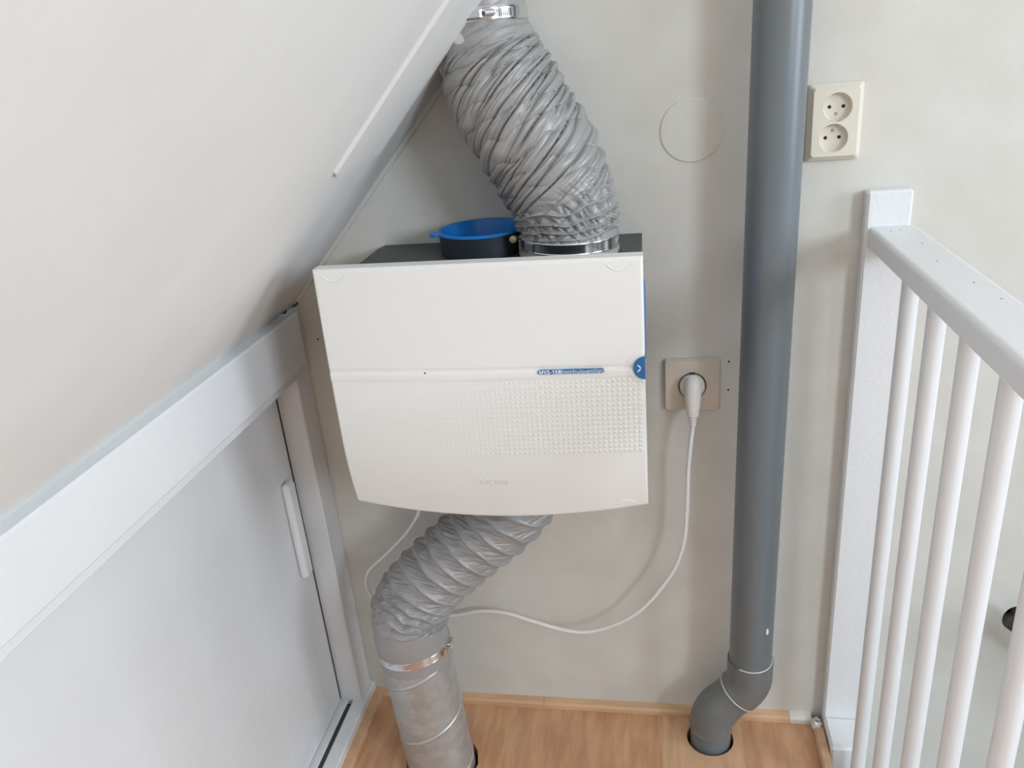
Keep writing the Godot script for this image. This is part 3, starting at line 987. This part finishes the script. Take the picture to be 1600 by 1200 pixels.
# a plate with sloping flanks, and round wells cut out of its face
func faceplate(w: float, h: float, depth: float, slope: float, wells: Array, well_r: float) -> ArrayMesh:
	var st := begin()
	var outer := rounded(w, h, 0.004)
	var inner := rounded(w - slope * 2, h - slope * 2, 0.004)
	for k in outer.size():
		var a := outer[k]
		var b := outer[(k + 1) % outer.size()]
		var c := inner[(k + 1) % outer.size()]
		var d := inner[k]
		var e := (b - a)
		var n := Vector3(e.y, -e.x, 0).normalized()
		if e.length() < 1e-7:
			continue
		quad(st, Vector3(a.x, a.y, 0), Vector3(b.x, b.y, 0), Vector3(b.x, b.y, depth * 0.35), Vector3(a.x, a.y, depth * 0.35), n)
		var nn := (n * depth * 0.65 + Vector3(0, 0, 1) * slope).normalized()
		quad(st, Vector3(a.x, a.y, depth * 0.35), Vector3(b.x, b.y, depth * 0.35), Vector3(c.x, c.y, depth), Vector3(d.x, d.y, depth), nn)
	# face split across the wells so that each half is a simple outline
	var polys := [inner]
	var ys := []
	for v in wells:
		ys.append(v.y)
	var cuts := []
	var all := [1.0] + ys + [-1.0]
	for k in all.size() - 1:
		var stripe := PackedVector2Array([Vector2(-1, all[k + 1]), Vector2(1, all[k + 1]), Vector2(1, all[k]), Vector2(-1, all[k])])
		for q in Geometry2D.intersect_polygons(inner, stripe):
			var left := [q]
			for v in wells:
				var next := []
				for r in left:
					for s in Geometry2D.clip_polygons(r, circle(well_r, 48, v)):
						next.append(s)
				left = next
			cuts.append_array(left)
	for q in cuts:
		var ids := Geometry2D.triangulate_polygon(q)
		for k in range(0, ids.size(), 3):
			tri(st, Vector3(q[ids[k]].x, q[ids[k]].y, depth), Vector3(q[ids[k + 1]].x, q[ids[k + 1]].y, depth), Vector3(q[ids[k + 2]].x, q[ids[k + 2]].y, depth), Vector3(0, 0, 1))
	return st.commit()

func sockets() -> void:
	var turn := Basis(Vector3(1, 0, 0), PI / 2)       # lathe axis from y to z
	# double socket
	var at := Vector3(0.2196, 0.9752, 0.0005)
	var t := thing("double_socket", "cream double wall socket beside the grey pipe, two empty outlets", "socket", at)
	var wells := [Vector2(0.0018, 0.0185), Vector2(-0.0008, -0.0185)]
	part(t, "cover_plate", faceplate(0.066, 0.093, 0.0125, 0.006, wells, 0.0172), M.plate_cream)
	for k in 2:
		var well := part(t, "outlet", lathe([Vector2(0.0, -0.009), Vector2(0.0150, -0.009), Vector2(0.0163, -0.006), Vector2(0.0172, 0.0), Vector2(0.0176, 0.0002)], 48), M.plate_cream, Vector3(wells[k].x, wells[k].y, 0.0124), turn)
		for s in [-1.0, 1.0]:
			part(well, "pin_hole", lathe([Vector2(0, 0.0003), Vector2(0.0022, 0.0003), Vector2(0.0024, -0.001)], 16), M.black, Vector3(s * 0.0082, -0.009, 0.0))
		part(well, "screw_boss", lathe([Vector2(0, 0.0008), Vector2(0.0014, 0.0010), Vector2(0.0021, 0.0004), Vector2(0.0023, -0.001)], 16), plain(srgb(176, 166, 150), 0.4), Vector3(0, -0.009, 0.0085 if k == 0 else -0.0085))
	# single socket
	at = Vector3(0.0463, 0.6192, 0.0004)
	t = thing("wall_socket", "beige square wall socket with a white plug pushed in", "socket", at)
	part(t, "cover_plate", faceplate(0.081, 0.081, 0.009, 0.0022, [Vector2(0, 0)], 0.0205), M.plate_beige)
	part(t, "outlet", lathe([Vector2(0.0, -0.014), Vector2(0.0190, -0.014), Vector2(0.0197, 0.0), Vector2(0.0200, 0.0)], 48), M.plate_beige, Vector3(0, 0, 0.0090), turn)
	part(t, "outlet_ring", lathe([Vector2(0.0200, -0.004), Vector2(0.0200, 0.0003), Vector2(0.0206, 0.0003), Vector2(0.0206, -0.004)], 48), M.hole, Vector3(0, 0, 0.0090), turn)
	part(t, "earth_clip", box(Vector3(-0.004, 0.0185, 0.006), Vector3(0.004, 0.0213, 0.0105), 0.0005), M.rubber)
	# plug
	var p := thing("plug", "white plug with its cord leaving downwards, in the beige socket", "plug", at + Vector3(0, 0, 0.0085))
	part(p, "plug_face", lathe([Vector2(0.0, 0.006), Vector2(0.0165, 0.006), Vector2(0.0180, 0.004), Vector2(0.0184, -0.010), Vector2(0, -0.010)], 48), M.plug, Vector3(0, 0, 0.0), turn)
	var body := []
	for q in [[0.0105, 0.012, 0.011], [0.008, 0.0155, 0.0118], [-0.004, 0.019, 0.0122], [-0.016, 0.0225, 0.0112], [-0.028, 0.025, 0.0095], [-0.0365, 0.026, 0.0082]]:
		body.append(Vector4(0, q[0], q[1], q[2]))
	part(p, "plug_body", tube(spline(body, 40), 40), M.plug)
	var sl := []
	for k in 60:
		var f := k / 59.0
		sl.append(Vector4(-0.0002 * f, -0.0365 - 0.0145 * f, 0.026 + 0.0052 * f, lerpf(0.0066, 0.0046, f) - (0.0010 if fmod(f * 4.0, 1.0) > 0.55 else 0.0)))
	part(p, "strain_relief", tube(sl, 24), M.plug)
	# cord
	var cord := [[0.0461, 0.5695, 0.0398], [0.0448, 0.558, 0.042], [0.0425, 0.540, 0.045], [0.0391, 0.4929, 0.045], [0.0372, 0.4265, 0.045], [0.0323, 0.3689, 0.045], [0.0145, 0.3147, 0.045], [-0.0265, 0.251, 0.045], [-0.0688, 0.2118, 0.042], [-0.1227, 0.1876, 0.04], [-0.1663, 0.186, 0.036], [-0.2209, 0.1971, 0.03], [-0.2653, 0.2071, 0.025], [-0.3114, 0.205, 0.02], [-0.3648, 0.1913, 0.018], [-0.4282, 0.1927, 0.02], [-0.4815, 0.2093, 0.03], [-0.4933, 0.2399, 0.04], [-0.4984, 0.2704, 0.045], [-0.4879, 0.3034, 0.05], [-0.4539, 0.3376, 0.055], [-0.4133, 0.3796, 0.06], [-0.3878, 0.4137, 0.065], [-0.3753, 0.4408, 0.07], [-0.366, 0.50, 0.085], [-0.362, 0.597, 0.095]]
	var cp := []
	for q in cord:
		cp.append(Vector4(q[0], q[1], q[2], 0.0033))
	var c := part(self, "power_cord", tube(spline(cp, 260), 14), M.cable)
	c.set_meta("label", "white power cord looping from the plug behind the lower hose to the fan unit")
	c.set_meta("category", "cord")
	# blind cover painted over
	var bl := part(self, "blind_cover", lathe([Vector2(0.0, 0.0022), Vector2(0.0385, 0.0022), Vector2(0.0402, 0.0016), Vector2(0.0408, 0.0), Vector2(0.0408, -0.0005)], 72), M.wall, Vector3(0.0451, 0.977, 0.0002), turn)
	bl.set_meta("label", "round blind cover painted over on the wall above the beige socket")
	bl.set_meta("category", "cover")
	# screw holes left in the wall
	for q in [[0.0985, 0.6525], [0.0984, 0.6081], [-0.5239, 0.7028]]:
		var h := part(self, numbered("screw_hole"), lathe([Vector2(0, 0.0003), Vector2(0.0014, 0.0003), Vector2(0.0016, -0.001)], 12), M.hole, Vector3(q[0], q[1], 0.0002), turn)
		h.set_meta("label", ("tiny dark screw hole beside the upper right corner of the beige socket" if q[1] > 0.63 else "tiny dark screw hole beside the lower right edge of the beige socket") if q[0] > 0 else "small dark nail hole in the wall left of the fan unit")
		h.set_meta("category", "hole")
		if q[0] > 0:
			h.set_meta("group", "screw holes beside the beige socket")

# ------------------------------------------------------------------ stair railing
func railing() -> void:
	var t := thing("stair_railing", "white wooden stair railing with round balusters and a flat handrail", "railing", Vector3(0.295, -0.1, 0.0))
	var o := -t.position
	part(t, "post", box(Vector3(0.2635, -0.3, 0.0), Vector3(0.3185, 0.889, 0.021), 0.003), M.paint, o)
	var st := begin()
	var prof := []
	for q in [[1, 1, 0.0, 0.007], [-1, 1, PI / 2, 0.006], [-1, -1, PI, 0.003], [1, -1, PI * 1.5, 0.003]]:
		for k in 5:
			var a: float = q[2] + PI / 2 * k / 4
			prof.append(Vector2(0.2972 + q[0] * (0.0295 - q[3]) + cos(a) * q[3], 0.8305 + q[1] * (0.0135 - q[3]) + sin(a) * q[3]))
	add_prism(st, PackedVector2Array(prof), 0.021, 1.12, map_xy)
	part(t, "handrail", st.commit(), M.paint, o)
	for k in 9:
		var z := 0.119 + 0.1 * k
		part(t, "baluster", rod(Vector3(0.297, -0.09, z), Vector3(0.297, 0.819, z), 0.0103, 32), M.paint, o)
	part(t, "stringer", box(Vector3(0.2635, -0.30, 0.021), Vector3(0.335, -0.085, 1.05), 0.003), M.paint, o)
	part(t, "foot_block", box(Vector3(0.2635, -0.085, 0.021), Vector3(0.318, 0.014, 0.088), 0.004), M.paint, o)
	part(t, "end_post", box(Vector3(0.2635, -0.3, 1.0), Vector3(0.3185, 0.889, 1.05), 0.003), M.paint, o)
	# nail heads along the top of the handrail
	for q in [[0.287, 0.05], [0.300, 0.045], [0.304, 0.12], [0.296, 0.2], [0.305, 0.285], [0.31, 0.34]]:
		part(t, "nail_head", lathe([Vector2(0, 0.0002), Vector2(0.0009, 0.0002), Vector2(0.001, -0.0005)], 10), M.hole, o + Vector3(q[0], 0.844, q[1]))
	# wall handrail of the stairs, dark wood
	var w := thing("wall_handrail", "round dark wooden handrail end on the stairwell wall behind the balusters", "handrail", Vector3(0.546, 0.226, 0.05))
	var dir := Vector3(0.77, -0.64, 0)
	part(w, "rail", tube(spline([Vector4(0, 0, 0, 0.0145), Vector4(0.0015, -0.0012, 0, 0.017), Vector4(0.005, -0.004, 0, 0.0185), Vector4(dir.x * 0.8, dir.y * 0.8, 0, 0.0185), Vector4(dir.x * 1.6, dir.y * 1.6, 0, 0.0185)], 80), 40), M.dark_wood)
	for k in 3:
		var p := dir * (0.12 + 0.6 * k)
		part(w, "bracket", tube(spline([Vector4(p.x, p.y - 0.01, 0.0, 0.005), Vector4(p.x, p.y - 0.045, -0.012, 0.005), Vector4(p.x, p.y - 0.05, -0.05, 0.005)], 16), 12), M.clamp)

func hooks() -> void:
	# two dark hinge bits left in the corner of the fascia
	for q in [[-0.5545, 0.7585, 0.046], [-0.5475, 0.7625, 0.018]]:
		var o := part(self, numbered("screw_hook"), tube(spline([Vector4(q[0], q[1], q[2], 0.0016), Vector4(q[0] + 0.004, q[1] + 0.001, q[2] - 0.003, 0.0018), Vector4(q[0] + 0.006, q[1] + 0.003, q[2] - 0.008, 0.0016)], 14), 10), M.rubber)
		o.set_meta("label", "small dark screw hook on top of the fascia board" if q[2] > 0.03 else "small dark screw hook in the corner between fascia end and back wall")
		o.set_meta("category", "hook")
		o.set_meta("group", "dark hooks above the fascia board")

func _ready() -> void:
	materials()
	light_and_camera()
	room()
	floor_boards()
	fan_unit()
	hoses()
	drain_pipe()
	railing()
	sockets()
	hooks()
